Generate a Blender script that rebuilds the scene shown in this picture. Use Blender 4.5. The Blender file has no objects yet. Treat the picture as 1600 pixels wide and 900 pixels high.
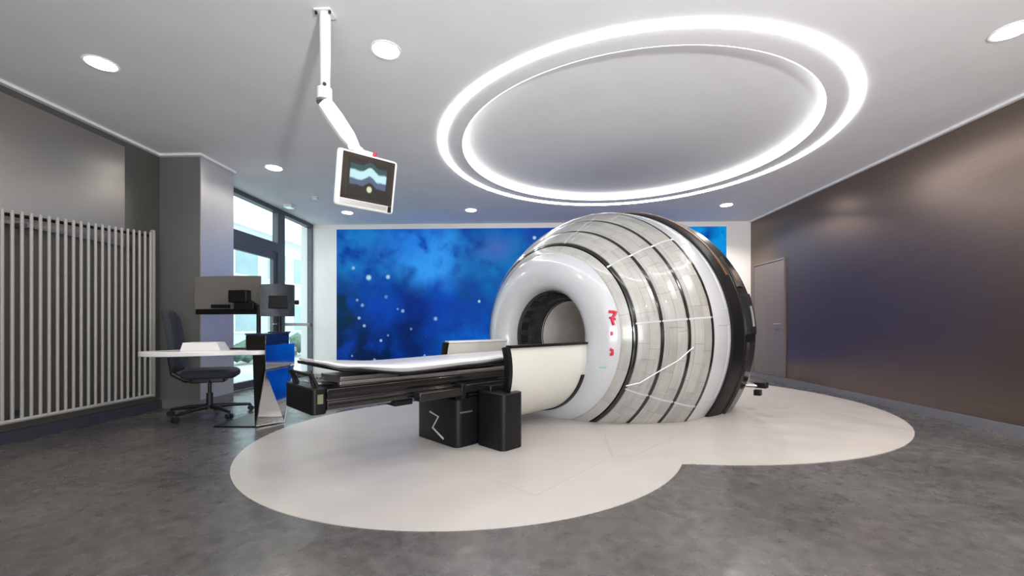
import bpy, bmesh, math, random
from mathutils import Vector, Matrix
random.seed(4)
COL = bpy.context.scene.collection
SC = bpy.context.scene
PI = math.pi
# ------------------------------------------------------------------ camera, world, lights, exposure
F, HY, YAW = 655.0, 508.0, math.radians(2.0)      # focal length in pixels, horizon row, yaw against the room
CY, SY = math.cos(YAW), math.sin(YAW)
CEIL = 3.05
XL, XR, YB, YF = -4.42, 4.42, 8.43, -2.6

cam_d = bpy.data.cameras.new('camera'); cam = bpy.data.objects.new('camera', cam_d); COL.objects.link(cam)
cam.location = (0, 0, 1.0); cam.rotation_euler = (PI/2, 0, YAW)
cam_d.sensor_width = 36.0; cam_d.lens = F/1600*36.0; cam_d.shift_y = (HY-450)/1600; cam_d.clip_start = 0.02
SC.camera = cam
SC.view_settings.view_transform = 'Standard'; SC.view_settings.look = 'None'
SC.view_settings.gamma = 1.0; SC.view_settings.use_curve_mapping = False
SC.view_settings.exposure = 0.85

w = bpy.data.worlds.new('overcast_sky'); SC.world = w; w.use_nodes = True
wn = w.node_tree.nodes; bg = wn['Background']
bg.inputs[0].default_value = (0.90, 0.96, 1.0, 1); bg.inputs[1].default_value = 1.5

RING_E, COVE_E, DOWN_E, SPOT_W, FILL_W, UP_W = 9.0, 1.7, 14.0, 12.0, 110.0, 300.0

def fill_area(name, loc, rot, sx, sy, watt, col):
    l = bpy.data.lights.new(name, 'AREA'); l.shape = 'RECTANGLE'; l.size = sx; l.size_y = sy
    l.energy = watt; l.color = col
    o = bpy.data.objects.new(name, l); o.location = loc; o.rotation_euler = rot; COL.objects.link(o); return o
# added fill lamp behind the camera, tilted up to brighten the ceiling
fill_area('fill_behind', (1.3, YF+0.15, 1.25), (PI/2+0.62, 0, 0), 3.6, 1.7, FILL_W, (1.0, 0.97, 0.94))
# assumed unseen floor lamp behind the camera, aimed up: it throws the arm's long soft shadow on the ceiling
ul = bpy.data.lights.new('assumed_uplighter', 'SPOT'); ul.energy = UP_W; ul.spot_size = math.radians(168); ul.spot_blend = 0.5; ul.shadow_soft_size = 0.12
ulo = bpy.data.objects.new('assumed_uplighter', ul); ulo.location = (1.3, -0.95, 1.45); ulo.rotation_euler = (PI-0.35, 0, 0); COL.objects.link(ulo)

# ------------------------------------------------------------------ helpers
def c2w(X, Z, z=0.0):                       # camera-aligned floor plan -> room coordinates
    return Vector((X*CY - Z*SY, X*SY + Z*CY, z))
def px_z(x, y, z):                          # point of a pixel ray at a height
    Z = F*(1-z)/(y-HY); return c2w((x-800)/F*Z, Z, z)
def px_Z(x, y, Z):                          # point of a pixel ray at a depth
    return c2w((x-800)/F*Z, Z, 1-(y-HY)*Z/F)
def px_p(x, y, p):                          # on a plane of the side walls
    k = (x-800)/F; Z = p/(k*CY-SY); return c2w(k*Z, Z, 1-(y-HY)*Z/F)
def px_q(x, y, q):                          # on a plane of the end walls
    k = (x-800)/F; Z = q/(k*SY+CY); return c2w(k*Z, Z, 1-(y-HY)*Z/F)

def nm(m):
    return m.node_tree.nodes, m.node_tree.links
def mat(name, col, rough=0.5, metal=0.0, noise=0.0, nscale=20.0, bump=0.0, coat=0.0, emit=0.0, spec=0.5, stretch=None, rnoise=0.0, ecol=None):
    m = bpy.data.materials.new(name); m.use_nodes = True; n, l = nm(m); b = n['Principled BSDF']
    b.inputs['Base Color'].default_value = (*col, 1); b.inputs['Roughness'].default_value = rough
    b.inputs['Metallic'].default_value = metal; b.inputs['Coat Weight'].default_value = coat
    b.inputs['Coat Roughness'].default_value = 0.08; b.inputs['Specular IOR Level'].default_value = spec
    tc = n.new('ShaderNodeTexCoord'); src = tc.outputs['Object']
    mp = n.new('ShaderNodeMapping'); l.new(src, mp.inputs[0])
    if stretch: mp.inputs['Scale'].default_value = stretch
    t = n.new('ShaderNodeTexNoise'); t.inputs['Scale'].default_value = nscale; t.inputs['Detail'].default_value = 5; l.new(mp.outputs[0], t.inputs[0])
    if noise > 0:
        r = n.new('ShaderNodeMapRange'); l.new(t.outputs[0], r.inputs[0]); r.inputs[1].default_value = 0.3; r.inputs[2].default_value = 0.7
        r.inputs[3].default_value = 1-noise; r.inputs[4].default_value = 1+noise
        v = n.new('ShaderNodeVectorMath'); v.operation = 'SCALE'; v.inputs[0].default_value = col; l.new(r.outputs[0], v.inputs['Scale'])
        l.new(v.outputs[0], b.inputs['Base Color'])
    if rnoise > 0:
        r = n.new('ShaderNodeMapRange'); l.new(t.outputs[0], r.inputs[0]); r.inputs[1].default_value = 0.3; r.inputs[2].default_value = 0.7
        r.inputs[3].default_value = rough-rnoise; r.inputs[4].default_value = rough+rnoise; l.new(r.outputs[0], b.inputs['Roughness'])
    if bump > 0:
        q = n.new('ShaderNodeBump'); q.inputs['Strength'].default_value = bump; q.inputs['Distance'].default_value = 0.002
        l.new(t.outputs[0], q.inputs['Height']); l.new(q.outputs[0], b.inputs['Normal'])
    if emit > 0:
        b.inputs['Emission Color'].default_value = (*(ecol or col), 1); b.inputs['Emission Strength'].default_value = emit
    return m

def sharp(me, ang=32):
    bm = bmesh.new(); bm.from_mesh(me)
    bmesh.ops.recalc_face_normals(bm, faces=bm.faces)
    for e in bm.edges:
        if len(e.link_faces) == 2 and e.calc_face_angle(0) > math.radians(ang): e.smooth = False
    for f in bm.faces: f.smooth = True
    bm.to_mesh(me); bm.free()
def obj(name, bm, m, parent=None, label=None, flat=False, bevel=0, recalc=True):
    me = bpy.data.meshes.new(name); 
    bm.to_mesh(me); bm.free()
    if not flat: sharp(me)
    me.materials.append(m)
    o = bpy.data.objects.new(name, me); COL.objects.link(o)
    if parent: o.parent = parent
    if label: o['label'] = label
    if bevel:
        b = o.modifiers.new('bevel', 'BEVEL'); b.width = bevel; b.segments = 2; b.limit_method = 'ANGLE'; b.angle_limit = math.radians(40)
    return o
def thing(name, label, cat, loc=(0, 0, 0), rotz=0.0, group=None, kind=None):
    o = bpy.data.objects.new(name, None); COL.objects.link(o); o.location = loc; o.rotation_euler = (0, 0, rotz)
    o.empty_display_size = 0.1
    return tag(o, label, cat, group, kind)
def tag(o, label, cat, group=None, kind=None):
    o['label'] = label; o['category'] = cat
    if group: o['group'] = group
    if kind: o['kind'] = kind
    return o
def struct(name, bm, m, label, cat, bevel=0, flat=True):
    return tag(obj(name, bm, m, None, None, flat, bevel), label, cat, None, 'structure')
def add_box(bm, x0, x1, y0, y1, z0, z1, mtx=None):
    vs = [bm.verts.new((x, y, z)) for x in (x0, x1) for y in (y0, y1) for z in (z0, z1)]
    for a in ((0, 1, 3, 2), (4, 6, 7, 5), (0, 4, 5, 1), (2, 3, 7, 6), (0, 2, 6, 4), (1, 5, 7, 3)):
        bm.faces.new([vs[i] for i in a])
    if mtx: bmesh.ops.transform(bm, matrix=mtx, verts=vs)
    return bm
def box(x0, x1, y0, y1, z0, z1, mtx=None):
    return add_box(bmesh.new(), x0, x1, y0, y1, z0, z1, mtx)
def add_tube(bm, pts, r, n=12, cap=True):
    pts = [Vector(p) for p in pts]; rs = r if isinstance(r, (list, tuple)) else [r]*len(pts)
    rings = []; up = None
    for i, p in enumerate(pts):
        d = (pts[min(i+1, len(pts)-1)] - pts[max(i-1, 0)]).normalized()
        if up is None: up = d.orthogonal().normalized()
        else: up = (up - d*up.dot(d)).normalized()
        s = d.cross(up)
        rings.append([bm.verts.new(p + rs[i]*(math.cos(2*PI*k/n)*up + math.sin(2*PI*k/n)*s)) for k in range(n)])
    for a, b in zip(rings, rings[1:]):
        for k in range(n): bm.faces.new((a[k], a[(k+1) % n], b[(k+1) % n], b[k]))
    if cap: bm.faces.new(rings[0][::-1]); bm.faces.new(rings[-1])
    return bm
def tube(pts, r, n=12, cap=True): return add_tube(bmesh.new(), pts, r, n, cap)
def prism(poly, z0, z1, bm=None):
    bm = bm or bmesh.new()
    a = [bm.verts.new((p[0], p[1], z0)) for p in poly]; b = [bm.verts.new((p[0], p[1], z1)) for p in poly]
    bm.faces.new(a[::-1]); bm.faces.new(b); n = len(poly)
    for i in range(n): bm.faces.new((a[i], a[(i+1) % n], b[(i+1) % n], b[i]))
    return bm
def rrect(x0, x1, y0, y1, r, n=6):
    out = []
    for cx, cy, a0 in ((x1-r, y0+r, -90), (x1-r, y1-r, 0), (x0+r, y1-r, 90), (x0+r, y0+r, 180)):
        for k in range(n+1):
            a = math.radians(a0+90*k/n); out.append((cx+r*math.cos(a), cy+r*math.sin(a)))
    return out
def smooth_poly(P, k=6):
    out = []; n = len(P)
    for i in range(n):
        p0, p1, p2, p3 = [Vector(P[(i+j-1) % n]) for j in range(4)]
        for s in range(k):
            t = s/k
            out.append(0.5*((2*p1)+(p2-p0)*t+(2*p0-5*p1+4*p2-p3)*t*t+(3*p1-p0-3*p2+p3)*t**3))
    return out
def copy_tree(o, parent=None):
    c = o.copy(); COL.objects.link(c)
    if parent: c.parent = parent
    for ch in list(o.children): copy_tree(ch, c)
    return c
def annulus(cx, cy, r0, r1, z0, z1, n=128, bm=None):
    bm = bm or bmesh.new(); R = []
    for k in range(n):
        a = 2*PI*k/n; c, s = math.cos(a), math.sin(a)
        R.append([bm.verts.new((cx+r*c, cy+r*s, z)) for r, z in ((r0, z0), (r1, z0), (r1, z1), (r0, z1))])
    for k in range(n):
        A, B = R[k], R[(k+1) % n]
        for j in range(4): bm.faces.new((A[j], B[j], B[(j+1) % 4], A[(j+1) % 4]))
    return bm

# ------------------------------------------------------------------ materials
def floor_mat():
    m = mat('polished_concrete', (0.07, 0.067, 0.066), 0.36, noise=0.0); n, l = nm(m); b = n['Principled BSDF']
    tc = n.new('ShaderNodeTexCoord'); o = tc.outputs['Object']
    def noise(s, d): 
        t = n.new('ShaderNodeTexNoise'); t.inputs['Scale'].default_value = s; t.inputs['Detail'].default_value = d; l.new(o, t.inputs[0]); return t.outputs[0]
    def mr(v, a, b_, c, d):
        r = n.new('ShaderNodeMapRange'); l.new(v, r.inputs[0])
        for i, k in enumerate((a, b_, c, d)): r.inputs[i+1].default_value = k
        return r.outputs[0]
    def mul(a, c):
        k = n.new('ShaderNodeMath'); k.operation = 'MULTIPLY'; l.new(a, k.inputs[0]); l.new(c, k.inputs[1]); return k.outputs[0]
    g = mul(mul(mr(noise(1.6, 4), .3, .7, .75, 1.25), mr(noise(14, 6), .3, .7, .72, 1.28)), mr(noise(90, 3), .3, .7, .8, 1.2))
    v = n.new('ShaderNodeVectorMath'); v.operation = 'SCALE'; v.inputs[0].default_value = (0.10, 0.096, 0.093); l.new(g, v.inputs['Scale'])
    l.new(v.outputs[0], b.inputs['Base Color'])
    l.new(mr(noise(5, 5), .3, .7, .20, .36), b.inputs['Roughness'])
    return m
M = {}
M['floor'] = floor_mat()
M['inlay'] = mat('pale_floor_coating', (0.53, 0.50, 0.475), 0.38, noise=0.03, nscale=3, rnoise=0.06)
M['seam'] = mat('floor_seam', (0.50, 0.46, 0.43), 0.6, noise=0.05)
M['ceiling'] = mat('ceiling_plaster', (0.78, 0.78, 0.79), 0.85, noise=0.02, nscale=3)
M['white_wall'] = mat('white_wall_paint', (0.80, 0.79, 0.78), 0.6, noise=0.015, nscale=4)
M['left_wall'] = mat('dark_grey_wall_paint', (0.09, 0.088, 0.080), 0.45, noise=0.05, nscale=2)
M['left_panel'] = mat('mid_grey_wall_panel', (0.34, 0.325, 0.30), 0.31, metal=0.75, noise=0.04, nscale=2)
M['pillar'] = mat('pillar_paint', (0.145, 0.147, 0.145), 0.4, noise=0.04, nscale=3)
M['right_wall'] = mat('brushed_taupe_wall', (0.20, 0.155, 0.13), 0.31, metal=0.8, noise=0.04, nscale=6, stretch=(0.3, 0.3, 9), bump=0.05)
M['door_r'] = mat('taupe_door', (0.16, 0.135, 0.13), 0.4, noise=0.05, nscale=4, stretch=(3, 3, .3))
M['base'] = mat('grey_baseboard', (0.17, 0.17, 0.19), 0.4, noise=0.03)
M['base_dark'] = mat('dark_baseboard', (0.05, 0.055, 0.07), 0.4, noise=0.03)
M['trim'] = mat('white_trim', (0.85, 0.85, 0.85), 0.5, noise=0.01)
M['ring'] = mat('ring_diffuser', (1, 1, 1), 0.5, emit=RING_E, ecol=(1.0, 0.985, 0.97))
M['cove'] = mat('cove_diffuser', (1, 1, 1), 0.5, emit=COVE_E, ecol=(1.0, 0.98, 0.955))
M['down'] = mat('downlight_lens', (1, 1, 1), 0.5, emit=DOWN_E, ecol=(1.0, 0.97, 0.92))
M['steel'] = mat('window_frame_grey', (0.085, 0.09, 0.10), 0.4, metal=0.3, noise=0.04)
M['chrome'] = mat('polished_steel', (0.78, 0.79, 0.8), 0.06, metal=1, noise=0.01)
M['alu'] = mat('brushed_aluminium', (0.5, 0.5, 0.5), 0.35, metal=0.8, noise=0.04, nscale=60)
M['black'] = mat('satin_black', (0.006, 0.006, 0.007), 0.38, spec=0.3, noise=0.08, nscale=12)
M['gloss_black'] = mat('gloss_black', (0.010, 0.009, 0.009), 0.16, noise=0.08, nscale=8, coat=0.4)
M['dark_metal'] = mat('dark_anodised_metal', (0.06, 0.056, 0.055), 0.25, metal=0.75, noise=0.06, nscale=10)
M['grey_metal'] = mat('grey_rail_metal', (0.30, 0.28, 0.28), 0.28, metal=0.7, noise=0.05, nscale=14)
M['charcoal'] = mat('charcoal_fabric', (0.030, 0.035, 0.048), 0.85, noise=0.25, nscale=250, bump=0.3)
M['chair_black'] = mat('chair_plastic', (0.016, 0.017, 0.02), 0.45, noise=0.06)
M['white'] = mat('gloss_white', (0.82, 0.82, 0.82), 0.3, noise=0.01, coat=0.2)
M['shell'] = mat('pearl_white_shell', (0.50, 0.51, 0.54), 0.26, noise=0.015, nscale=4, coat=0.4)
M['cradle'] = mat('cream_white_shell', (0.64, 0.635, 0.585), 0.34, noise=0.02, nscale=5, coat=0.15)
M['bore'] = mat('warm_grey_bore', (0.74, 0.70, 0.66), 0.35, noise=0.08, nscale=5)
M['liner'] = mat('bore_liner', (0.03, 0.032, 0.034), 0.35, noise=0.5, nscale=14)
M['radiator'] = mat('radiator_enamel', (0.36, 0.35, 0.335), 0.4, noise=0.03)
M['red'] = mat('red_mark', (0.55, 0.02, 0.05), 0.4, noise=0.05)
M['teal'] = mat('teal_label', (0.32, 0.48, 0.46), 0.5, noise=0.03)
M['mark'] = mat('silver_mark', (0.55, 0.57, 0.56), 0.35, noise=0.03)
M['warm_refl'] = mat('warm_reflection', (0.30, 0.15, 0.085), 0.35, metal=0.4, noise=0.2, nscale=6)  # colour of a warm reflection, painted on the rear shell
M['paper'] = mat('paper_white', (0.85, 0.85, 0.84), 0.7, noise=0.02)
M['pave'] = mat('pale_paving', (0.55, 0.57, 0.56), 0.7, noise=0.12, nscale=1.5)
M['facade'] = mat('pale_facade', (0.62, 0.68, 0.69), 0.7, noise=0.05, nscale=.7)
M['fac_glass'] = mat('facade_glass', (0.30, 0.44, 0.46), 0.12, noise=0.15, nscale=.6)
M['green'] = mat('hedge_leaves', (0.10, 0.17, 0.13), 0.7, noise=0.5, nscale=6)
M['sensor'] = mat('sensor_plastic', (0.6, 0.6, 0.62), 0.5, noise=0.01)

def glass_mat():
    m = bpy.data.materials.new('window_glass'); m.use_nodes = True; n, l = nm(m)
    for x in list(n):
        if x.type != 'OUTPUT_MATERIAL': n.remove(x)
    out = [x for x in n if x.type == 'OUTPUT_MATERIAL'][0]
    t = n.new('ShaderNodeBsdfTransparent'); t.inputs[0].default_value = (0.90, 0.97, 0.97, 1)
    g = n.new('ShaderNodeBsdfGlossy'); g.inputs['Roughness'].default_value = 0.02
    mx = n.new('ShaderNodeMixShader'); mx.inputs[0].default_value = 0.05; l.new(t.outputs[0], mx.inputs[1]); l.new(g.outputs[0], mx.inputs[2])
    l.new(mx.outputs[0], out.inputs[0]); return m
M['glass'] = glass_mat()

def cover_mat():                            # machine covers: near-white plates with a faint printed grid
    m = mat('ribbed_cover_plate', (0.62, 0.615, 0.60), 0.28, coat=0.5); n, l = nm(m); b = n['Principled BSDF']
    tc = n.new('ShaderNodeTexCoord')
    def brick(w_, h_, off, c1, c2, mo, ms):
        br = n.new('ShaderNodeTexBrick'); l.new(tc.outputs['UV'], br.inputs['Vector'])
        for k, c in (('Color1', c1), ('Color2', c2), ('Mortar', mo)): br.inputs[k].default_value = (c, c*.992, c*.965, 1)
        br.inputs['Scale'].default_value = 1.0; br.inputs['Mortar Size'].default_value = ms; br.inputs['Brick Width'].default_value = w_; br.inputs['Row Height'].default_value = h_
        br.offset = off; br.squash = 1.6; br.squash_frequency = 3; br.inputs['Bias'].default_value = -.1
        return br
    b1 = brick(.31, .13, .37, .49, .38, .33, .004); b2 = brick(.17, .052, .61, .95, .80, .78, .003)
    br = n.new('ShaderNodeMix'); br.data_type = 'RGBA'; br.blend_type = 'MULTIPLY'; br.inputs[0].default_value = .75
    l.new(b1.outputs[0], br.inputs[6]); l.new(b2.outputs[0], br.inputs[7])
    t = n.new('ShaderNodeTexNoise'); t.inputs['Scale'].default_value = 5; l.new(tc.outputs['UV'], t.inputs[0])
    mx = n.new('ShaderNodeMix'); mx.data_type = 'RGBA'; mx.blend_type = 'MULTIPLY'; mx.inputs[0].default_value = 0.25
    l.new(br.outputs[2], mx.inputs[6]); l.new(t.outputs[0], mx.inputs[7]); l.new(mx.outputs[2], b.inputs['Base Color'])
    bp = n.new('ShaderNodeBump'); bp.inputs['Strength'].default_value = 0.25; bp.inputs['Distance'].default_value = 0.003
    l.new(b1.outputs[1], bp.inputs['Height']); bp.invert = True; l.new(bp.outputs[0], b.inputs['Normal'])
    return m
M['cover'] = cover_mat()

MUR = (px_q(527, 363, YB).x, px_q(1134, 352, YB).x, 0.25, 2.945)      # x0, x1, z0, z1 of the mural
def mural_mat():
    m = bpy.data.materials.new('backlit_starfield_print'); m.use_nodes = True; n, l = nm(m); b = n['Principled BSDF']
    tc = n.new('ShaderNodeTexCoord'); ob = tc.outputs['Object']
    def blob(px, py, r, inner=0.0, sx=1.0):
        p = px_q(px, py, YB)
        mp = n.new('ShaderNodeVectorMath'); mp.operation = 'SUBTRACT'; l.new(ob, mp.inputs[0]); mp.inputs[1].default_value = (p.x, YB, p.z)
        sc = n.new('ShaderNodeVectorMath'); sc.operation = 'MULTIPLY'; l.new(mp.outputs[0], sc.inputs[0]); sc.inputs[1].default_value = (sx, 0, 1)
        d = n.new('ShaderNodeVectorMath'); d.operation = 'LENGTH'; l.new(sc.outputs[0], d.inputs[0])
        q = n.new('ShaderNodeMapRange'); q.interpolation_type = 'SMOOTHSTEP'; l.new(d.outputs['Value'], q.inputs[0])
        q.inputs[1].default_value = inner; q.inputs[2].default_value = r; q.inputs[3].default_value = 1; q.inputs[4].default_value = 0
        return q.outputs[0]
    def noise(s, d=5, dist=0.0):
        t = n.new('ShaderNodeTexNoise'); t.inputs['Scale'].default_value = s; t.inputs['Detail'].default_value = d; t.inputs['Distortion'].default_value = dist; l.new(ob, t.inputs[0]); return t.outputs[0]
    def mth(op, a, c):
        k = n.new('ShaderNodeMath'); k.operation = op
        for i, v in enumerate((a, c)):
            if isinstance(v, (int, float)): k.inputs[i].default_value = v
            else: l.new(v, k.inputs[i])
        return k.outputs[0]
    def mix(fac, a, c):
        k = n.new('ShaderNodeMix'); k.data_type = 'RGBA'; k.clamp_factor = True
        if isinstance(fac, (int, float)): k.inputs[0].default_value = fac
        else: l.new(fac, k.inputs[0])
        for i, v in ((6, a), (7, c)):
            if isinstance(v, tuple): k.inputs[i].default_value = (*v, 1)
            else: l.new(v, k.inputs[i])
        return k.outputs[2]
    n1 = noise(0.9, 6, .6); n2 = noise(2.6, 6, .3)
    rp = n.new('ShaderNodeMapRange'); l.new(n1, rp.inputs[0]); rp.inputs[1].default_value = .32; rp.inputs[2].default_value = .68
    c = mix(rp.outputs[0], (0.0, 0.020, 0.22), (0.0, 0.062, 0.50))
    w2 = n.new('ShaderNodeMapRange'); l.new(n2, w2.inputs[0]); w2.inputs[1].default_value = .3; w2.inputs[2].default_value = .72
    def cloud(px, py, r, col, sx, gain): 
        return lambda cc: mix(mth('MULTIPLY', mth('MULTIPLY', blob(px, py, r, 0, sx), w2.outputs[0]), gain), cc, col)
    for f in (cloud(560, 392, 1.2, (0.01, 0.21, 0.62), .6, 1.7), cloud(678, 402, .95, (0.04, 0.36, 1.0), .8, 2.0), cloud(640, 380, .6, (0.02, 0.22, 0.85), .6, 1.2),
              cloud(740, 540, 1.0, (0.0, 0.14, 0.70), .8, 1.4), cloud(785, 410, 1.2, (0.0, 0.17, 0.52), .8, 2.0), cloud(775, 388, .4, (0.06, 0.14, 0.50), .7, 1.3),
              cloud(1115, 370, 1.2, (0.0, 0.33, 0.85), .8, 2.2), cloud(533, 490, 1.0, (0.0, 0.022, 0.055), 1.5, 2.2), cloud(570, 560, 1.1, (0.0, 0.008, 0.06), .55, 2.2),
              cloud(640, 530, .7, (0.0, 0.010, 0.10), .8, 1.3), cloud(735, 450, .4, (0.0, 0.06, 0.28), 1, 1.4)):
        c = f(c)
    vo = n.new('ShaderNodeTexVoronoi'); vo.inputs['Scale'].default_value = 9; l.new(ob, vo.inputs['Vector'])
    sp = n.new('ShaderNodeMapRange'); l.new(vo.outputs['Distance'], sp.inputs[0]); sp.inputs[1].default_value = 0.03; sp.inputs[2].default_value = 0.11; sp.inputs[3].default_value = 1; sp.inputs[4].default_value = 0
    ln = mth('GREATER_THAN', noise(1.7, 2), .56)
    c = mix(mth('MULTIPLY', mth('MULTIPLY', sp.outputs[0], ln), .45), c, (0.2, 0.4, 0.9))
    for px, py, r, g in ((577, 434, .075, 1), (607, 433, .06, .9), (553, 419, .05, .6), (559, 469, .04, .5), (567, 477, .05, .5), (562, 497, .045, .75), (570, 509, .045, .7),
                         (630, 486, .05, .6), (622, 483, .03, .5), (681, 498, .055, .6), (749, 471, .04, .95), (596, 532, .04, .8), (607, 524, .03, .5), (664, 555, .03, .6),
                         (835, 372, .05, 1), (643, 514, .035, .4), (551, 556, .03, .5), (586, 562, .04, .6), (820, 410, .04, .5), (604, 464, .05, .3)):
        c = mix(mth('MULTIPLY', blob(px, py, r, r*.25), g), c, (0.45, 0.80, 1.0))
    b.inputs['Base Color'].default_value = (0.0, 0.008, 0.03, 1); b.inputs['Specular IOR Level'].default_value = 0.12
    l.new(c, b.inputs['Emission Color']); b.inputs['Emission Strength'].default_value = 0.47
    b.inputs['Roughness'].default_value = 0.45
    return m
M['mural'] = mural_mat()

def screen_mat():
    m = bpy.data.materials.new('display_image'); m.use_nodes = True; n, l = nm(m); b = n['Principled BSDF']
    tc = n.new('ShaderNodeTexCoord'); ob = tc.outputs['UV']
    sep = n.new('ShaderNodeSeparateXYZ'); l.new(ob, sep.inputs[0]); U, V = sep.outputs[0], sep.outputs[1]
    def mth(op, a, c=0.0):
        k = n.new('ShaderNodeMath'); k.operation = op
        for i, v in enumerate((a, c)):
            if isinstance(v, (int, float)): k.inputs[i].default_value = v
            else: l.new(v, k.inputs[i])
        return k.outputs[0]
    def mr(v, a, b_, c, d):
        r = n.new('ShaderNodeMapRange'); r.interpolation_type = 'SMOOTHSTEP'; l.new(v, r.inputs[0])
        for i, k in enumerate((a, b_, c, d)): r.inputs[i+1].default_value = k
        return r.outputs[0]
    def mix(fac, a, c):
        k = n.new('ShaderNodeMix'); k.data_type = 'RGBA'; l.new(fac, k.inputs[0])
        for i, v in ((6, a), (7, c)):
            if isinstance(v, tuple): k.inputs[i].default_value = (*v, 1)
            else: l.new(v, k.inputs[i])
        return k.outputs[2]
    t = n.new('ShaderNodeTexNoise'); t.inputs['Scale'].default_value = 5; l.new(ob, t.inputs[0])
    wob = mth('MULTIPLY', mth('SUBTRACT', t.outputs[0], .5), .10)
    bump = mr(mth('ABSOLUTE', mth('SUBTRACT', U, .52)), .0, .2, .12, 0)
    v2 = mth('SUBTRACT', mth('ADD', V, wob), bump)
    inx = mr(mth('ABSOLUTE', mth('SUBTRACT', U, .48)), .40, .43, 1, 0)
    band = mth('MULTIPLY', mr(mth('ABSOLUTE', mth('SUBTRACT', v2, .58)), .08, .14, 1, 0), inx)
    blue = mth('MULTIPLY', mr(mth('ABSOLUTE', mth('SUBTRACT', v2, .40)), .07, .12, 1, 0), inx)
    tl = mth('MULTIPLY', mr(mth('ABSOLUTE', mth('SUBTRACT', v2, .75)), .08, .12, 1, 0), inx)
    d = mth('SQRT', mth('ADD', mth('POWER', mth('SUBTRACT', U, .52), 2.0), mth('MULTIPLY', mth('POWER', mth('SUBTRACT', V, .25), 2.0), .5)))
    dot = mr(d, .04, .075, 1, 0)
    c = mix(tl, (0.004, 0.006, 0.006), (0.01, 0.07, 0.08)); c = mix(blue, c, (0.07, 0.11, 0.20)); c = mix(band, c, (0.50, 0.80, 0.85)); c = mix(dot, c, (0.65, 0.72, 0.50))
    b.inputs['Base Color'].default_value = (0.01, 0.01, 0.01, 1); b.inputs['Roughness'].default_value = 0.2
    l.new(c, b.inputs['Emission Color']); b.inputs['Emission Strength'].default_value = 0.6
    return m
M['screen'] = screen_mat()

# ------------------------------------------------------------------ room shell
T = 0.2
struct('floor', box(XL-T, XR+T, YF-T, YB+T, -0.12, 0), M['floor'], 'dark grey polished concrete floor of the whole room', 'floor')
RC = c2w(1.34, 4.98); RR, R2 = 2.14, 1.905
def ceiling_mesh():
    bm = bmesh.new(); x0, x1, y0, y1 = XL-T, XR+T, YF-T, YB+T
    angs = sorted(set([2*PI*k/128 for k in range(128)] + [math.atan2(y-RC.y, x-RC.x) % (2*PI) for x in (x0, x1) for y in (y0, y1)]))
    rows = []
    for a in angs:
        c, s = math.cos(a), math.sin(a); ts = []
        if abs(c) > 1e-9: ts.append(((x1 if c > 0 else x0)-RC.x)/c)
        if abs(s) > 1e-9: ts.append(((y1 if s > 0 else y0)-RC.y)/s)
        t = min(ts)
        rows.append([bm.verts.new((RC.x+r*c, RC.y+r*s, z)) for r, z in ((t, CEIL+.25), (t, CEIL), (R2+.012, CEIL), (R2+.012, CEIL+.10))])
    n = len(rows)
    for i in range(n):
        A, B = rows[i], rows[(i+1) % n]
        for j in range(3): bm.faces.new((A[j], B[j], B[j+1], A[j+1]))
    bm.faces.new([r[3] for r in rows]); bm.faces.new([r[0] for r in rows][::-1])
    return bm
struct('ceiling', ceiling_mesh(), M['ceiling'], 'pale grey ceiling with a shallow round recess above the scanner', 'ceiling')

# left wall with its lighter panel, the pillar, and the glazed end
PY0, PY1, PX = 4.90, 5.46, -3.92
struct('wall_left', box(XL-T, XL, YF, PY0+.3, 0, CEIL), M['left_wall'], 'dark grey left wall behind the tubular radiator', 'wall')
struct('trim_1', box(XL, XL+.03, YF, px_p(195, 300, XL+.03).y, 1.86, CEIL-.10), M['left_panel'], 'lighter grey wall panel on the left wall, ending above the radiator', 'wall panel')  # panel stops above the radiator; dark wall below stands for shade behind tubes
struct('wall_pillar', box(XL-T, PX, PY0, PY1, 0, CEIL), M['pillar'], 'square grey pillar between left wall and glazing', 'pillar')
struct('trim_6', box(PX+.0005, PX+.012, PY0, PY1, 0.10, CEIL-.03), mat('pale_satin_cladding', (.52, .52, .53), .3, metal=.5, noise=.03, nscale=2), 'pale satin cladding on the window side of the pillar', 'wall panel')
struct('baseboard_left', box(XL+.001, XL+.045, YF, PY0, 0, 0.10), M['base_dark'], 'dark baseboard under the radiator along the left wall', 'baseboard')
struct('baseboard_pillar', box(PX-.5, PX+.012, PY0-.015, PY1, 0, 0.10), M['base'], 'low grey baseboard round the pillar', 'baseboard')
struct('wall_back', box(XL-T, XR+T, YB, YB+T, 0, CEIL), M['white_wall'], 'white back wall behind the blue starfield panel', 'wall')
struct('wall_right', box(XR, XR+T, YF, YB, 0, CEIL), M['right_wall'], 'dark taupe right wall washed warm by downlights', 'wall')
struct('baseboard_right', box(XR-.02, XR-.001, YF, YB, 0.0, 0.095), M['base'], 'grey baseboard along the dark right wall', 'baseboard')
# wall behind the camera, with a wide opening added to let light in
bm = box(XL-T, -0.7, YF-T, YF, 0, CEIL); add_box(bm, 3.3, XR+T, YF-T, YF, 0, CEIL); add_box(bm, -0.7, 3.3, YF-T, YF, 0, 0.3); add_box(bm, -0.7, 3.3, YF-T, YF, 2.2, CEIL)
struct('wall_front', bm, M['white_wall'], 'white wall behind the viewpoint with a wide opening added to let light in', 'wall')
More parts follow.
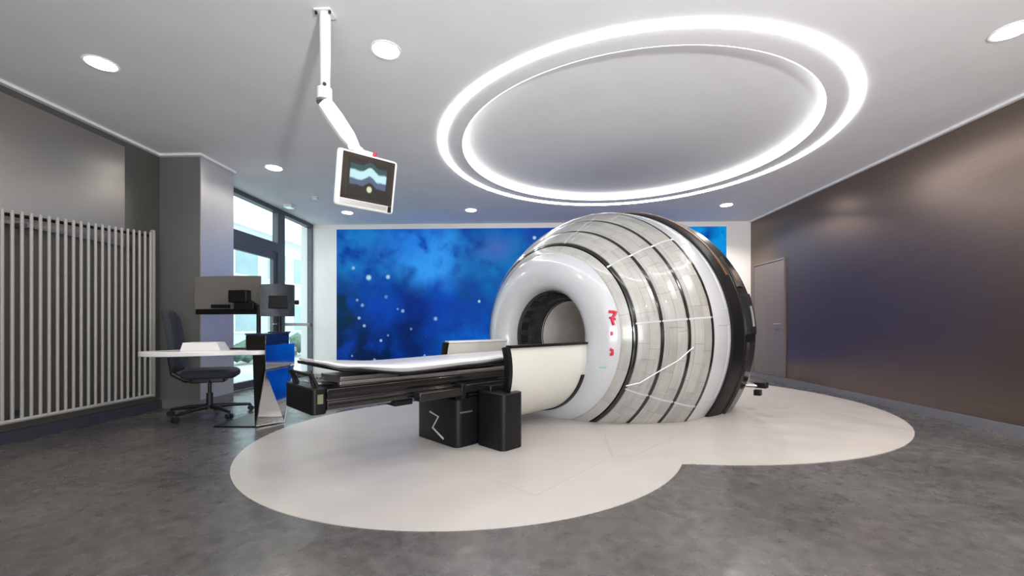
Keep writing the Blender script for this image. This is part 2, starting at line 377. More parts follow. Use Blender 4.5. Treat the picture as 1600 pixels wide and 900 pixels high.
# ceiling-edge trims: a white line with a thin dark gap below
def edge_trim(name, x0, x1, y0, y1, lab):
    struct(name, box(x0, x1, y0, y1, CEIL-.028, CEIL-.001), M['trim'], lab, 'ceiling trim')
edge_trim('trim_2', XL, XL+.05, YF, PY0-.051, 'white ceiling edge strip above the left wall')
edge_trim('trim_3', XL, PX+.05, PY0-.05, PY0, 'white ceiling edge strip over the front of the pillar')
edge_trim('trim_4', PX, PX+.05, PY0, PY1, 'white ceiling edge strip over the window side of the pillar')
edge_trim('trim_5', XR-.04, XR, YF, YB, 'white ceiling edge strip above the dark right wall')

# door at the far end of the right wall
d0, d1 = px_p(1228, 400, XR).y, px_p(1179, 400, XR).y
dr = thing('door_2', 'flush taupe door at the far end of the dark right wall', 'door', (XR, (d0+d1)/2, 0), 0, None, 'structure')
W2 = (d1-d0)/2
obj('door_leaf', box(-.022, -.004, -W2+.03, W2-.03, .10, 2.12), M['door_r'], dr, flat=True, bevel=.003)
for a, b_ in ((-W2, -W2+.022), (W2-.022, W2)): obj('door_frame', box(-.03, -.001, a, b_, .10, 2.16), M['door_r'], dr, flat=True)
obj('door_frame', box(-.03, -.001, -W2+.023, W2-.023, 2.13, 2.16), M['door_r'], dr, flat=True)
bm = tube([(-.022, -W2+.12, 1.02), (-.07, -W2+.12, 1.02), (-.07, -W2+.25, 1.02)], .009, 8); obj('door_handle', bm, M['alu'], dr)

# glazing in the left wall beyond the pillar
WX = XL
yw = lambda x: px_p(x, 400, WX).y
y_m0, y_m1, y_e0, y_e1 = yw(430), yw(441), yw(483), YB-.005
zt = CEIL-.07
win = thing('window_1', 'floor-to-ceiling window in dark grey frames between pillar and white back wall', 'window', (WX, (y_m1+y_e0)/2, 0), 0, None, 'structure')
oy = (y_m1+y_e0)/2
z_tr0, z_tr1 = 2.28, 2.44
def wpart(name, y0, y1, z0, z1, dx=.05, par=win, m='steel', off=0.0, oyy=oy):
    return obj(name, box(-dx+off, dx+off, y0-oyy, y1-oyy, z0, z1), M[m], par, flat=True)
wpart('head_rail', PY1, y_e1, zt, CEIL-.002, .06); wpart('sill_rail', y_m1, y_e0, 0, .07)
wpart('mullion', y_m0, y_m1, 0.0, zt-.001); wpart('frame_post', y_e0+.02, y_e1, 0, zt-.001); wpart('frame_post', PY1+.002, PY1+.06, 0, zt-.001)
wpart('transom', PY1+.061, y_m0-.001, z_tr0, z_tr1)
wpart('guard_bar', y_m1+.001, y_e0+.019, .985, 1.04, .02, m='alu')
wpart('glass_pane', y_m1+.001, y_e0+.019, .071, .984, .004, m='glass'); wpart('glass_pane', y_m1+.001, y_e0+.019, 1.041, zt-.001, .004, m='glass')
wpart('glass_pane', PY1+.061, y_m0-.001, z_tr1+.001, zt-.001, .004, m='glass')
gd = thing('door_1', 'glazed grey-framed door leaf beside the pillar, under the transom', 'door', (WX, (PY1+y_m0)/2, 0), 0, None, 'structure')
oy2 = (PY1+y_m0)/2; g0, g1 = PY1+.07, y_m0-.012
for a, b_ in ((g0, g0+.09), (g1-.09, g1)): wpart('door_stile', a, b_, .01, z_tr0-.012, .03, gd, 'steel', 0, oy2)
for a, b_ in ((.01, .12), (z_tr0-.13, z_tr0-.012)): wpart('door_rail', g0+.091, g1-.091, a, b_, .03, gd, 'steel', 0, oy2)
wpart('glass_pane', g0+.091, g1-.091, .121, z_tr0-.131, .004, gd, 'glass', 0, oy2)
obj('door_handle', tube([(.03, g1-.045-oy2, 1.02), (.075, g1-.045-oy2, 1.02), (.075, g1-.17-oy2, 1.02)], .01, 8), M['alu'], gd)

# outside
tag(obj('paving', box(-40, XL-T, -6, 45, -.14, -.02), M['pave'], flat=True), 'pale outdoor paving seen through the glazed wall', 'paving', None, 'structure')
bd = thing('building', 'pale building with teal windows seen through the glazed wall', 'building', (-15, 24, -.02))
obj('wall', box(-3, 0, -12, 14, 0, 6.2), M['facade'], bd, flat=True); obj('roof_edge', box(-3.1, .35, -12.1, 14.1, 6.2, 6.55), M['white_wall'], bd, flat=True)
w0 = None
for zf in (0.6, 3.6):
    for k in range(9):
        y = -11.2+k*2.7
        fr = obj('window', box(-.05, .06, y, y+2.0, zf, zf+1.8), M['white_wall'], bd, flat=True)
        obj('pane', box(.061, .075, y+.1, y+1.9, zf+.1, zf+1.7), M['fac_glass'], fr, flat=True)
bm = bmesh.new()
for k in range(60):
    mt = Matrix.Translation((-7.6+random.uniform(-.35, .35), 8+k*.22, random.uniform(.1, .45)))
    bmesh.ops.create_icosphere(bm, subdivisions=1, radius=random.uniform(.2, .32), matrix=mt)
for v in bm.verts: v.co += Vector([random.uniform(-.04, .04) for _ in range(3)]); v.co.z = max(v.co.z, -.02)
tag(obj('hedge', bm, M['green'], flat=True), 'low green hedge outside the glazed wall', 'hedge')

# mural lightbox
mx0, mx1, mz0, mz1 = MUR
mu = thing('starfield_panel', 'large backlit blue starfield print on the white back wall', 'wall art', ((mx0+mx1)/2, YB, mz0))
cxm = (mx0+mx1)/2
o = obj('print', box(mx0, mx1, YB-.03, YB-.012, mz0, mz1), M['mural'], None, flat=True)
o.parent = mu; o.matrix_parent_inverse = Matrix.Translation((-cxm, -YB, -mz0))
hw = (mx1-mx0)/2; hh = mz1-mz0
for x0, x1, z0, z1 in ((-hw-.03, -hw, -.03, hh+.03), (hw, hw+.03, -.03, hh+.03), (-hw, hw, hh, hh+.03), (-hw, hw, -.03, 0)):
    obj('frame', box(x0, x1, -.035, -.001, z0, z1), M['white'], mu, flat=True)

# floor inlay: union of two circles
c1, r1, c2, r2 = c2w(-.396, 3.855), 1.824, c2w(1.68, 5.79), 2.80
def arc(c, r, oc, orr):
    P = [Vector((c.x+r*math.cos(2*PI*k/240), c.y+r*math.sin(2*PI*k/240))) for k in range(240)]
    out = [(p-oc.xy).length > orr for p in P]
    st = next(i for i in range(240) if out[i] and not out[i-1])
    res = []
    for k in range(240):
        i = (st+k) % 240
        if not out[i]: break
        res.append(P[i])
    return res
poly = arc(c1, r1, c2, r2) + arc(c2, r2, c1, r1)
poly = [p for p in poly if p.x < XR-.03 and p.y < YB-.03]
inl = struct('floor_inlay', prism(poly, 0.0, 0.005), M['inlay'], 'off-white floor area of two merged circles under the scanner', 'floor inlay')
def seam(pxs, w_=.006):
    P = [px_z(x, y, 0) for x, y in pxs]
    for a, b_ in zip(P, P[1:]):
        d = (b_-a).normalized(); s = Vector((-d.y, d.x, 0))*w_
        bm = bmesh.new(); vs = []
        for z in (.0045, .0062): vs += [bm.verts.new((p.x, p.y, z)) for p in (a-s, b_-s, b_+s, a+s)]
        bm.faces.new(vs[4:]); 
        for i in range(4): bm.faces.new((vs[i], vs[(i+1) % 4], vs[4+(i+1) % 4], vs[4+i]))
        obj('floor_seam', bm, M['seam'], inl, flat=True)
seam([(725, 737), (790, 757), (838, 776), (945, 722)]); seam([(945, 681), (957, 713), (990, 713), (1110, 658)], .009)

# ------------------------------------------------------------------ ceiling lights and fittings
rl = thing('ring_light', 'large glowing double ring light set in the ceiling above the scanner', 'ceiling light', (RC.x, RC.y, CEIL))
obj('outer_ring', annulus(0, 0, RR-.036, RR+.036, -.009, .0), M['ring'], rl, flat=True, label='wide bright outer ring')
bm = bmesh.new(); A = []
for k in range(128):
    a = 2*PI*k/128; A.append([bm.verts.new((R2*math.cos(a), R2*math.sin(a), .004)), bm.verts.new((R2*math.cos(a), R2*math.sin(a), .092)),
                              bm.verts.new(((R2+.01)*math.cos(a), (R2+.01)*math.sin(a), .092)), bm.verts.new(((R2+.01)*math.cos(a), (R2+.01)*math.sin(a), .004))])
for k in range(128):
    p, q = A[k], A[(k+1) % 128]
    for j in range(4): bm.faces.new((p[j], q[j], q[(j+1) % 4], p[(j+1) % 4]))
obj('inner_ring', bm, M['cove'], rl, label='glowing inner edge of the ceiling recess')

def downlight(P, label, first=[None]):
    if first[0] is None:
        t = thing('downlight', label, 'ceiling light', (P.x, P.y, CEIL), 0, 'round recessed downlights')
        obj('trim_ring', annulus(0, 0, .095, .112, -.006, 0.0, 40), M['white'], t)
        bm = bmesh.new(); n = 32
        rows = [[bm.verts.new((r*math.cos(2*PI*k/n), r*math.sin(2*PI*k/n), z)) for k in range(n)] for r, z in ((.095, -.001), (.088, -.010), (.055, -.016))]
        for a, b_ in zip(rows, rows[1:]):
            for k in range(n): bm.faces.new((a[k], a[(k+1) % n], b_[(k+1) % n], b_[k]))
        bm.faces.new(rows[-1][::-1]); obj('lens', bm, M['down'], t)
        first[0] = t
    else:
        t = copy_tree(first[0]); t.location = (P.x, P.y, CEIL); t['label'] = label
    return t
def spot(P, watt=SPOT_W, ang=150):
    l = bpy.data.lights.new('downlight_lamp', 'SPOT'); l.energy = watt; l.spot_size = math.radians(ang); l.spot_blend = 0.4; l.shadow_soft_size = .08; l.color = (1.0, 0.90, 0.80)
    o = bpy.data.objects.new('downlight_lamp', l); o.location = (P.x, P.y, CEIL-.03); COL.objects.link(o)
for x, y, lab in ((158, 99, 'round downlight in the ceiling over the radiator, far left'), (603, 78, 'round downlight beside the white ceiling arm'),
                  (428, 262, 'round downlight nearest the pillar and the desk'), (543, 332, 'small downlight just beneath the hanging display, near the back wall'),
                  (736, 328, 'small far downlight over the left half of the blue panel'), (1135, 320, 'small far downlight near the back right corner'),
                  (1580, 48, 'round downlight at the right edge, near the dark wall')):
    P = px_z(x, y, CEIL); downlight(P, lab); spot(P, SPOT_W*(9.0 if x > 1000 else 1.0) * {158: 1.8, 428: 2.6}.get(x, 1))
for P, lab in ((Vector((3.40, .9, 0)), 'added downlight behind the viewpoint on the right, out of view'), (Vector((-3.3, .9, 0)), 'added downlight behind the viewpoint on the left, out of view')):  # two downlights added out of view, continuing the ceiling grid
    downlight(P, lab); spot(P, SPOT_W*2)

sm = thing('smoke_detector', 'small round ceiling sensor near the window, left of the display', 'smoke detector', px_z(492, 308, CEIL))
obj('base', annulus(0, 0, .0001, .06, -.02, 0, 24), M['sensor'], sm); obj('sensor_head', annulus(0, 0, .0001, .035, -.045, -.02, 24), M['white'], sm)
P = px_z(452, 320, CEIL)
sg = thing('emergency_light', 'small pale square ceiling fitting by the window head', 'emergency light', (P.x, P.y, CEIL))
obj('housing', box(-.07, .07, -.07, .07, -.05, 0), M['white'], sg, bevel=.006); obj('lens', box(-.055, .055, -.055, .055, -.058, -.05), mat('pale_green_lens', (.55, .75, .68), .4, emit=.35), sg, flat=True)

# ------------------------------------------------------------------ radiator
rp = -4.27
ya, yb_ = px_p(19, 400, rp).y, px_p(235, 400, rp).y
N = 19; dy = (yb_-ya)/N
rad = thing('radiator', 'tall light grey tubular radiator on the left wall', 'radiator', (XL+.03, yb_, 0))
def topz(y): 
    t = (y-ya)/(yb_-ya); return 1.955 + t*.10
RZ0 = 0.20
L = lambda y: y-yb_
X0r = rp-(XL+.03)
for k in range(-5, N+1):
    y = ya+k*dy; zt_ = topz(y)
    obj('tube', tube([(X0r, L(y), RZ0), (X0r, L(y), zt_-.004), (X0r, L(y), zt_)], [.012, .012, .008], 10), M['radiator'], rad)
yy0 = L(ya-5.4*dy); yy1 = .03
obj('bottom_rail', tube([(X0r, yy0, RZ0), (X0r, yy1, RZ0)], .018, 12), M['radiator'], rad)
obj('top_rail', tube([(X0r-.035, yy0, topz(ya-5.4*dy)-.035), (X0r-.035, yy1, topz(yb_)-.035)], .015, 12), M['black'], rad, label='header behind the tube tops, black to stand for shade in the gaps')  # header coloured black to stand for shade between the tube tops
obj('end_post', box(X0r-.02, X0r+.012, .018, .05, RZ0-.02, topz(yb_)+.03), M['radiator'], rad, flat=True)
for y in (yb_-.15, ya+.1):
    for z in (RZ0+.05, 1.85): obj('wall_bracket', box(0.0, X0r-.01, L(y)-.015, L(y)+.015, z-.02, z+.02), M['base_dark'], rad, flat=True)

# ------------------------------------------------------------------ the scanner
TH, ZC = 0.78, 0.871
A0 = c2w(.439, 4.679)
sc = thing('radiosurgery_machine', 'large white spherical treatment machine with black rings and open bore', 'medical machine', (A0.x, A0.y, 0), -TH+YAW)
SM = Matrix.Translation((A0.x, A0.y, 0)) @ Matrix.Rotation(-TH+YAW, 4, 'Z')
SI = SM.inverted()
CAMW = Vector((0, 0, 1))
def ray_local(x, y):
    o = SI @ CAMW; q = SI @ px_Z(x, y, 1.0); return o, (q-o).normalized()
def on_plane(x, y, axis, val):              # pixel ray with local plane
    o, d = ray_local(x, y); t = (val-o[axis])/d[axis]; return o+d*t
ZCUT = .006
def cut(bm):
    bmesh.ops.bisect_plane(bm, geom=bm.verts[:]+bm.edges[:]+bm.faces[:], plane_co=(0, 0, ZCUT), plane_no=(0, 0, -1), clear_outer=True)
    return bm
def lathe(prof, a0=0, a1=360, n=120, zc=ZC, closed=False, bm=None, do_cut=True, uv=False):
    bm = bm or bmesh.new(); full = (a1-a0) >= 359.9; cnt = n if full else n+1; rows = []
    uvl = bm.loops.layers.uv.verify() if uv else None
    for k in range(cnt):
        a = math.radians(a0+(a1-a0)*k/n)
        rows.append([bm.verts.new((r*math.cos(a), s, zc+r*math.sin(a))) for s, r in prof])
    m = len(prof)
    for k in range(n):
        A_, B_ = rows[k], rows[(k+1) % cnt]
        for j in range(m if closed else m-1):
            f = bm.faces.new((A_[j], B_[j], B_[(j+1) % m], A_[(j+1) % m]))
            if uv:
                aa0, aa1 = math.radians(a0+(a1-a0)*k/n)*1.3, math.radians(a0+(a1-a0)*(k+1)/n)*1.3
                for lp, (u_, v_) in zip(f.loops, ((aa0, j), (aa1, j), (aa1, j+1), (aa0, j+1))): lp[uvl].uv = (u_, v_*.3/(m-1) + prof[0][0])
    if closed and not full:
        bm.faces.new(rows[0]); bm.faces.new(rows[-1][::-1])
    if do_cut: cut(bm)
    return bm
bands = [(0.0, 1.027), (.21, 1.192), (.448, 1.352), (.699, 1.484), (1.067, 1.531)]
def P_(i, t):                                # point on the outer profile between band i and i+1, bulging a little
    (s0, r0), (s1, r1) = bands[i], bands[i+1]
    b_ = .018*4*t*(1-t); L_ = math.hypot(s1-s0, r1-r0)
    return (s0+(s1-s0)*t - b_*(r1-r0)/L_, r0+(r1-r0)*t + b_*(s1-s0)/L_)
# inner dark core shows in the gaps as black rings
core = [(.02, .96), (.0, 1.0)] + [(s+.012, r-.022) for s, r in bands] + [(1.10, 1.45)]
obj('core', lathe(core), M['black'], sc, label='black structure showing as rings between the white covers')
for i, (s, r) in enumerate(bands[:-1]):
    (sa, ra) = bands[i-1] if i else (-.1, .91); (sb, rb) = bands[i+1]
    d = Vector((sb-sa, rb-ra)).normalized(); w_ = (.021, .025, .025, .021)[i]; nrm = Vector((-d.y, d.x))
    pr_ = [(s-d.x*w_-nrm.x*.03, r-d.y*w_-nrm.y*.03), (s-d.x*w_-nrm.x*.002, r-d.y*w_-nrm.y*.002), (s+nrm.x*.002, r+nrm.y*.002), (s+d.x*w_-nrm.x*.002, r+d.y*w_-nrm.y*.002), (s+d.x*w_-nrm.x*.03, r+d.y*w_-nrm.y*.03)]
    obj('band', lathe(pr_), M['gloss_black'], sc)
# the covers
def cover(i, a0, a1):
    (s0, r0), (s1, r1) = bands[i], bands[i+1]; L_ = math.hypot(s1-s0, r1-r0); e = .021/L_; e1 = e if i < 3 else .004
    nt, na = 6, 12; bm = bmesh.new(); uvl = bm.loops.layers.uv.verify(); rows = []
    da = .0035/r0*180/PI
    for k in range(na+1):
        a = math.radians(a0+da+(a1-a0-2*da)*k/na); row = []
        for j in range(nt+1):
            s, r = P_(i, e+(1-e-e1)*j/nt); row.append(bm.verts.new((r*math.cos(a), s, ZC+r*math.sin(a))))
        rows.append(row)
    for k in range(na):
        for j in range(nt):
            f = bm.faces.new((rows[k][j], rows[k+1][j], rows[k+1][j+1], rows[k][j+1]))
            for lp, (kk, jj) in zip(f.loops, ((k, j), (k+1, j), (k+1, j+1), (k, j+1))):
                lp[uvl].uv = (math.radians(a0+(a1-a0)*kk/na)*1.4, i*.37+jj/nt*L_)
    bmesh.ops.recalc_face_normals(bm, faces=bm.faces)
    # a shallow stepped field inside each cover
    bm.faces.ensure_lookup_table()
    fs = [bm.faces[k*nt+j] for k in range(1, na-1) for j in range(1, nt-1)]
    rnd = random.choice([(0, 5), (0, 10), (5, 10), (2, 8)])
    fs = [bm.faces[k*nt+j] for k in range(1, na-1) if rnd[0] <= k-1 < rnd[1] for j in range(1, nt-1)]
    ax = Vector((0, (s0+s1)/2, ZC))
    outward = fs[0].normal.dot(fs[0].calc_center_median()-ax) > 0
    bmesh.ops.inset_region(bm, faces=fs, thickness=.006, depth=-.005 if outward else .005)
    # thickness: drop a skirt on the border
    be = [e_ for e_ in bm.edges if e_.is_boundary]
    r_ = bmesh.ops.extrude_edge_only(bm, edges=be)
    for v in r_['geom']:
        if isinstance(v, bmesh.types.BMVert):
            d_ = (Vector((0, (s0+s1)/2+.0, ZC))-v.co); d_.y *= .3; v.co += d_.normalized()*.02
    return cut(bm)
NP = 10; A_OFF = 8.0
for i in range(4):
    for k in range(NP):
        a0 = A_OFF+k*36; am = math.radians(a0+18)
        top = max(math.sin(math.radians(a0)), math.sin(math.radians(a0+36)), math.sin(am)); r = bands[i+1][1]
        if ZC+r*top < .05: continue
        bm = cover(i, a0, a0+36)
        if len(bm.faces) < 6: bm.free(); continue
        obj('cover_panel', bm, M['cover' if i < 3 else 'shell'], sc)
# white clips bridging the bands along the seams
for i in range(1, 5):
    s, r = bands[i-1] if i < 5 else bands[3]
    (sb, rb) = bands[i]; d = Vector((0, sb-s, rb-r)).normalized()
    for a in (44.0, 116.0):
        ar = math.radians(a); 
        if ZC+r*math.sin(ar) < .05: continue
        rad_ = Vector((math.cos(ar), 0, math.sin(ar))); tang = Vector((-math.sin(ar), 0, math.cos(ar))); ax = (rad_*d.z + Vector((0, d.y, 0))).normalized(); nn = ax.cross(tang)
        mt = Matrix((( ax.x, tang.x, nn.x, r*rad_.x), (ax.y, tang.y, nn.y, s), (ax.z, tang.z, nn.z, ZC+r*rad_.z), (0, 0, 0, 1)))
        obj('clip', box(-.024, .024, -.008, .008, -.006, .005, mt), M['white'], sc, flat=True)
# plain patterned collar between first band and the smooth front, then the smooth front shell
obj('front_collar', lathe([(-.085, .905), (-.075, .93), (-.02, 1.0), (-.017, .985)], uv=True), M['cover'], sc)
fr_prof = [(-.075, .90), (-.082, .915), (-.10, .903), (-.135, .865), (-.165, .815), (-.188, .755), (-.196, .69), (-.19, .63), (-.165, .575), (-.12, .535), (-.066, .516), (.03, .512)]
obj('front_shell', lathe(fr_prof, n=160), M['shell'], sc, label='smooth rounded white front ring around the bore')
bl = obj('bore_liner', lathe([(-.02, .511), (.0, .498), (.14, .492), (.20, .485), (.20, .44), (.34, .43), (.34, .41)], n=96, do_cut=False), M['liner'], sc, label='dark mottled lining of the bore mouth')
for k in range(20):
    a = math.radians(k*18+4); mt = Matrix.Translation((.488*math.cos(a), .08, ZC+.488*math.sin(a))) @ Matrix.Rotation(PI/2-a, 4, 'Y').to_4x4()
    obj('liner_plate', box(-.045, .045, -.05, .05, -.008, .004, mt), M['dark_metal'], bl, flat=True)
obj('bore_tunnel', lathe([(.33, .425), (.42, .43), (.95, .43), (1.15, .37), (1.28, .22), (1.33, .0005)], n=96, do_cut=False), M['bore'], sc, label='warm grey inner tunnel of the bore')
# black rear shell
rear = [(1.063, 1.50), (1.072, 1.555), (1.12, 1.572), (1.27, 1.600), (1.285, 1.585), (1.30, 1.600), (1.617, 1.605), (1.80, 1.57), (1.98, 1.46), (2.18, 1.22), (2.32, .9), (2.38, .5), (2.4, .001)]
obj('rear_shell', lathe(rear, n=160), M['black'], sc, label='black rear shell')
obj('warm_reflection', lathe([(1.20, 1.586), (1.20, 1.595), (1.232, 1.60), (1.232, 1.588)], 25, 88, 40, closed=True), M['warm_refl'], sc)  # added strip standing in for a warm reflection on the black shell
for a0, a1, s0, s1, h in ((-33, -2, 1.36, 1.58, .02), (1, 17, 1.36, 1.60, .03), (20, 34, 1.34, 1.54, .015)):
    obj('rear_hatch', lathe([(s0, 1.59), (s0+.01, 1.605+h), (s1-.01, 1.605+h), (s1, 1.59)], a0, a1, 16, closed=True), M['gloss_black'], sc)
pa = on_plane(1160, 462, 1, 1.5)
obj('rear_latch', lathe([(1.50, 1.63), (1.50, 1.645), (1.515, 1.645), (1.515, 1.63)], 4, 12, 6, closed=True), M['alu'], sc, label='small bright metal latch')
# bracket low on the rear
b0, b1 = SI @ px_Z(1140, 600, 4.95), SI @ px_Z(1186, 603, 4.85)
rb = obj('rear_bracket', tube([b0, b1], .022, 10), M['grey_metal'], sc, label='short grey arm low behind the black shell')
c = SI @ px_Z(1190, 602, 4.85)
obj('bracket_head', box(c.x-.07, c.x+.06, c.y-.05, c.y+.05, c.z-.03, c.z+.035), M['black'], rb, bevel=.008)
c = SI @ px_Z(1184, 613, 4.85); obj('bracket_foot', box(c.x-.035, c.x+.035, c.y-.04, c.y+.04, c.z-.035, c.z+.03), M['black'], rb, bevel=.006)
# helper: pixel -> point on the front shell / covers by marching
allprof = fr_prof[1:7][::-1] + [(-.075, .93), (-.02, 1.0)] + [b_ for b_ in bands]
def r_at(s):
    for (sa, ra), (sb, rb_) in zip(allprof, allprof[1:]):
        if min(sa, sb) <= s <= max(sa, sb) and sb != sa: return ra+(rb_-ra)*(s-sa)/(sb-sa)
    return 0
def on_skin(x, y, lift=.004):
    o, d = ray_local(x, y); t = 2.5
    while t < 7:
        p = o+d*t; rr = math.hypot(p.x, p.z-ZC)
        if -.196 <= p.y <= 1.05 and r_at(p.y) >= rr > .52: return p-d*lift
        t += .003
    return o+d*4
def ribbon(name, pxs, w_, m, parent, label=None, n=8, lift=.006, r=None):
    P = []
    for (xa, ya2), (xb, yb2) in zip(pxs, pxs[1:]):
        for k in range(n): P.append(on_skin(xa+(xb-xa)*k/n, ya2+(yb2-ya2)*k/n, lift))
    P.append(on_skin(*pxs[-1], lift))
    return obj(name, tube(P, w_, 6), m, parent, label)
ribbon('brand_mark', [(951, 487), (963, 488), (956, 498), (959, 508)], .015, M['red'], sc, 'red zigzag emblem', 4)
ribbon('brand_mark', [(952, 496), (962, 499)], .012, M['red'], sc, 'red zigzag emblem stroke', 3)
ribbon('brand_letter', [(956, 518), (956, 524)], .012, M['red'], sc, 'small red letter', 2)
ribbon('brand_letter', [(953, 546), (957, 547), (957, 554), (953, 554)], .014, M['red'], sc, 'red squared letter', 2)
p0 = on_skin(942, 572)
ribbon('teal_label', [(937, 573), (947, 573)], .018, M['teal'], sc, 'small pale teal sticker', 3, lift=-.009)
ribbon('highlight_strip', [(978, 603), (1000, 598), (1030, 580), (1060, 563), (1084, 542)], .0055, M['white'], sc, 'thin white strip standing in for a highlight across the covers', 8, .016)  # added strip in place of a reflected highlight line
# pale joints between neighbouring covers
for i in range(4):
    for k in range(NP):
        a = A_OFF+36*k
        if ZC+bands[i][1]*math.sin(math.radians(a)) < .12: continue
        pr = [P_(i, t) for t in (.03, .2, .4, .6, .8, .97)]
        bm = lathe([(s, r-.012) for s, r in pr[::-1]]+[(s, r+.0015) for s, r in pr], a-.38, a+.38, 2, closed=True)
        obj('cover_joint', bm, M['shell'], sc)

# half-cylinder cradle in front of the bore
def cradle():
    bm = bmesh.new(); n = 40; R1, R0, zc = .60, .565, .70; rows = []
    for k in range(n+1):
        a = math.radians(11-(202)*k/n); t = k/n
        se = -1.28 + t*.25
        rows.append([bm.verts.new((R*math.cos(a), s, zc+R*math.sin(a))) for R, s in ((R0, se), (R1, se), (R1, -.10), (R0, -.10))])
    for A_, B_ in zip(rows, rows[1:]):
        for j in range(4): bm.faces.new((A_[j], B_[j], B_[(j+1) % 4], A_[(j+1) % 4]))
    bm.faces.new(rows[0]); bm.faces.new(rows[-1][::-1])
    return bm
cr = obj('cradle', cradle(), M['cradle'], sc, label='creamy white half-cylinder shield reaching out of the bore')
bm = bmesh.new(); rows = []
for k in range(41):
    a = math.radians(12-204*k/40); se = -1.28+.25*k/40
    rows.append([bm.verts.new((R*math.cos(a), s, .70+R*math.sin(a))) for R, s in ((.555, se-.012), (.612, se-.012), (.612, se+.028), (.555, se+.028))])
for A_, B_ in zip(rows, rows[1:]):
    for j in range(4): bm.faces.new((A_[j], B_[j], B_[(j+1) % 4], A_[(j+1) % 4]))
bm.faces.new(rows[0]); bm.faces.new(rows[-1][::-1])
obj('end_rim', bm, M['black'], cr)
for sg_, s0 in ((1, -1.25), (-1, -1.0)):
    a = math.radians(12 if sg_ > 0 else 168)
    obj('edge_strip', box(min(sg_*.55, sg_*.615), max(sg_*.55, sg_*.615), s0, -.11, .70+.6*math.sin(a)-.012, .70+.6*math.sin(a)+.010), M['black'] if sg_ > 0 else M['white'], cr, flat=True)
obj('gap_shade_strip', lathe([(-.24, .601), (-.24, .612), (-.13, .618), (-.13, .601)], -125, -18, 40, zc=.70, closed=True), M['black'], cr)  # added black strip in place of the shaded gap around the cradle

# ------------------------------------------------------------------ treatment couch
co = thing('treatment_couch', 'long black treatment couch with white tabletop leading into the bore', 'treatment couch', (A0.x, A0.y, 0), -TH+YAW)
def sprof(prof, s0, s1):                     # extrude a (t,z) outline along s
    bm = bmesh.new(); a = [bm.verts.new((t, s0, z)) for t, z in prof]; b_ = [bm.verts.new((t, s1, z)) for t, z in prof]
    bm.faces.new(a); bm.faces.new(b_[::-1]); n = len(prof)
    for i in range(n): bm.faces.new((a[i], b_[i], b_[(i+1) % n], a[(i+1) % n]))
    return bm
def lerp_tab(tab, x):
    for (a, va), (b_, vb) in zip(tab, tab[1:]):
        if a <= x <= b_:
            t = (x-a)/(b_-a); t = t*t*(3-2*t); return va+(vb-va)*t
    return tab[0][1] if x < tab[0][0] else tab[-1][1]
ztop = [(-2.62, .775), (-2.38, .735), (-2.0, .712), (-1.0, .725), (.3, .735)]
zbot = [(-2.62, .757), (-2.42, .708), (-1.95, .655), (-1.3, .672), (-.9, .69), (.3, .70)]
def couch_top(z0f, z1f, hw, s0, s1, n=44):
    bm = bmesh.new(); rows = []
    for k in range(n+1):
        s = s0+(s1-s0)*k/n; taper = min(1, .55+.45*math.sqrt(max(0, (s-s0)/.25))) if s-s0 < .25 else 1
        W = hw*taper*1.0; a, b_ = z0f(s), z1f(s)
        rows.append([bm.verts.new((t, s, z)) for t, z in ((-W*.9, a), (W*.9, a), (W, a+(b_-a)*.5), (W, b_-.004), (W-.012, b_), (0, b_-.008), (-W+.012, b_), (-W, b_-.004), (-W, a+(b_-a)*.5))])
    for A_, B_ in zip(rows, rows[1:]):
        m = len(A_)
        for j in range(m): bm.faces.new((A_[j], B_[j], B_[(j+1) % m], A_[(j+1) % m]))
    bm.faces.new(rows[0]); bm.faces.new(rows[-1][::-1]); return bm
obj('tabletop', couch_top(lambda s: lerp_tab(zbot, s), lambda s: lerp_tab(ztop, s), .255, -2.60, .25), M['white'], co, label='thin white contoured tabletop')
obj('tabletop_edge', couch_top(lambda s: lerp_tab(zbot, s)-.022, lambda s: lerp_tab(zbot, s)-.001, .262, -2.61, -.25), M['black'], co, label='black underside of the tabletop')
beam = [(-.20, .435), (.20, .435), (.235, .455), (.24, .505), (.228, .512), (.228, .53), (.24, .537), (.24, .585), (.215, .60), (-.215, .60), (-.24, .585), (-.24, .455)]
bo = obj('beam', sprof(beam, -2.555, -.75), M['gloss_black'], co, bevel=.003)
for t in (.243,):
    obj('slide_rail', box(t-.004, t+.008, -2.54, -1.0, .545, .56), M['dark_metal'], bo, flat=True)
    obj('slide_rail', box(t-.004, t+.008, -2.54, -1.0, .476, .484), M['dark_metal'], bo, flat=True)
for t in (-.19, .19): obj('upper_rail', box(t-.02, t+.02, -2.46, -.75, .601, .622), M['grey_metal'], co, flat=True, bevel=.003)
obj('carriage', sprof([(-.17, .623), (.17, .623), (.21, .64), (.21, .654), (-.21, .654), (-.21, .64)], -1.9, -.7), M['dark_metal'], co)
obj('tail_support', sprof([(-.16, .605), (.16, .605), (.17, .65), (-.17, .65)], -2.44, -2.0), M['grey_metal'], co, bevel=.004)
ec = obj('end_cap', prism([(x, y) for x, y in rrect(-.25, .25, -2.655, -2.557, .03)], .43, .60), M['black'], co, bevel=.008, label='squared black end box of the couch')
obj('end_light', box(.20, .2515, -2.62, -2.585, .50, .56), mat('olive_switch', (.16, .18, .10), .5), ec, flat=True)
for t in (-.2, .16): obj('grip_bar', tube([(t, -2.61, .60), (t, -2.63, .68), (t+.05, -2.645, .69), (t+.07, -2.61, .60)], .012, 8), M['black'], ec)
obj('grip_bar', tube([(-.21, -2.635, .68), (.20, -2.635, .68)], .012, 8), M['black'], ec)
sb = obj('side_box', box(.262, .345, -1.93, -1.52, .435, .50), M['dark_metal'], co, bevel=.006, label='grey metal box on the side of the beam')
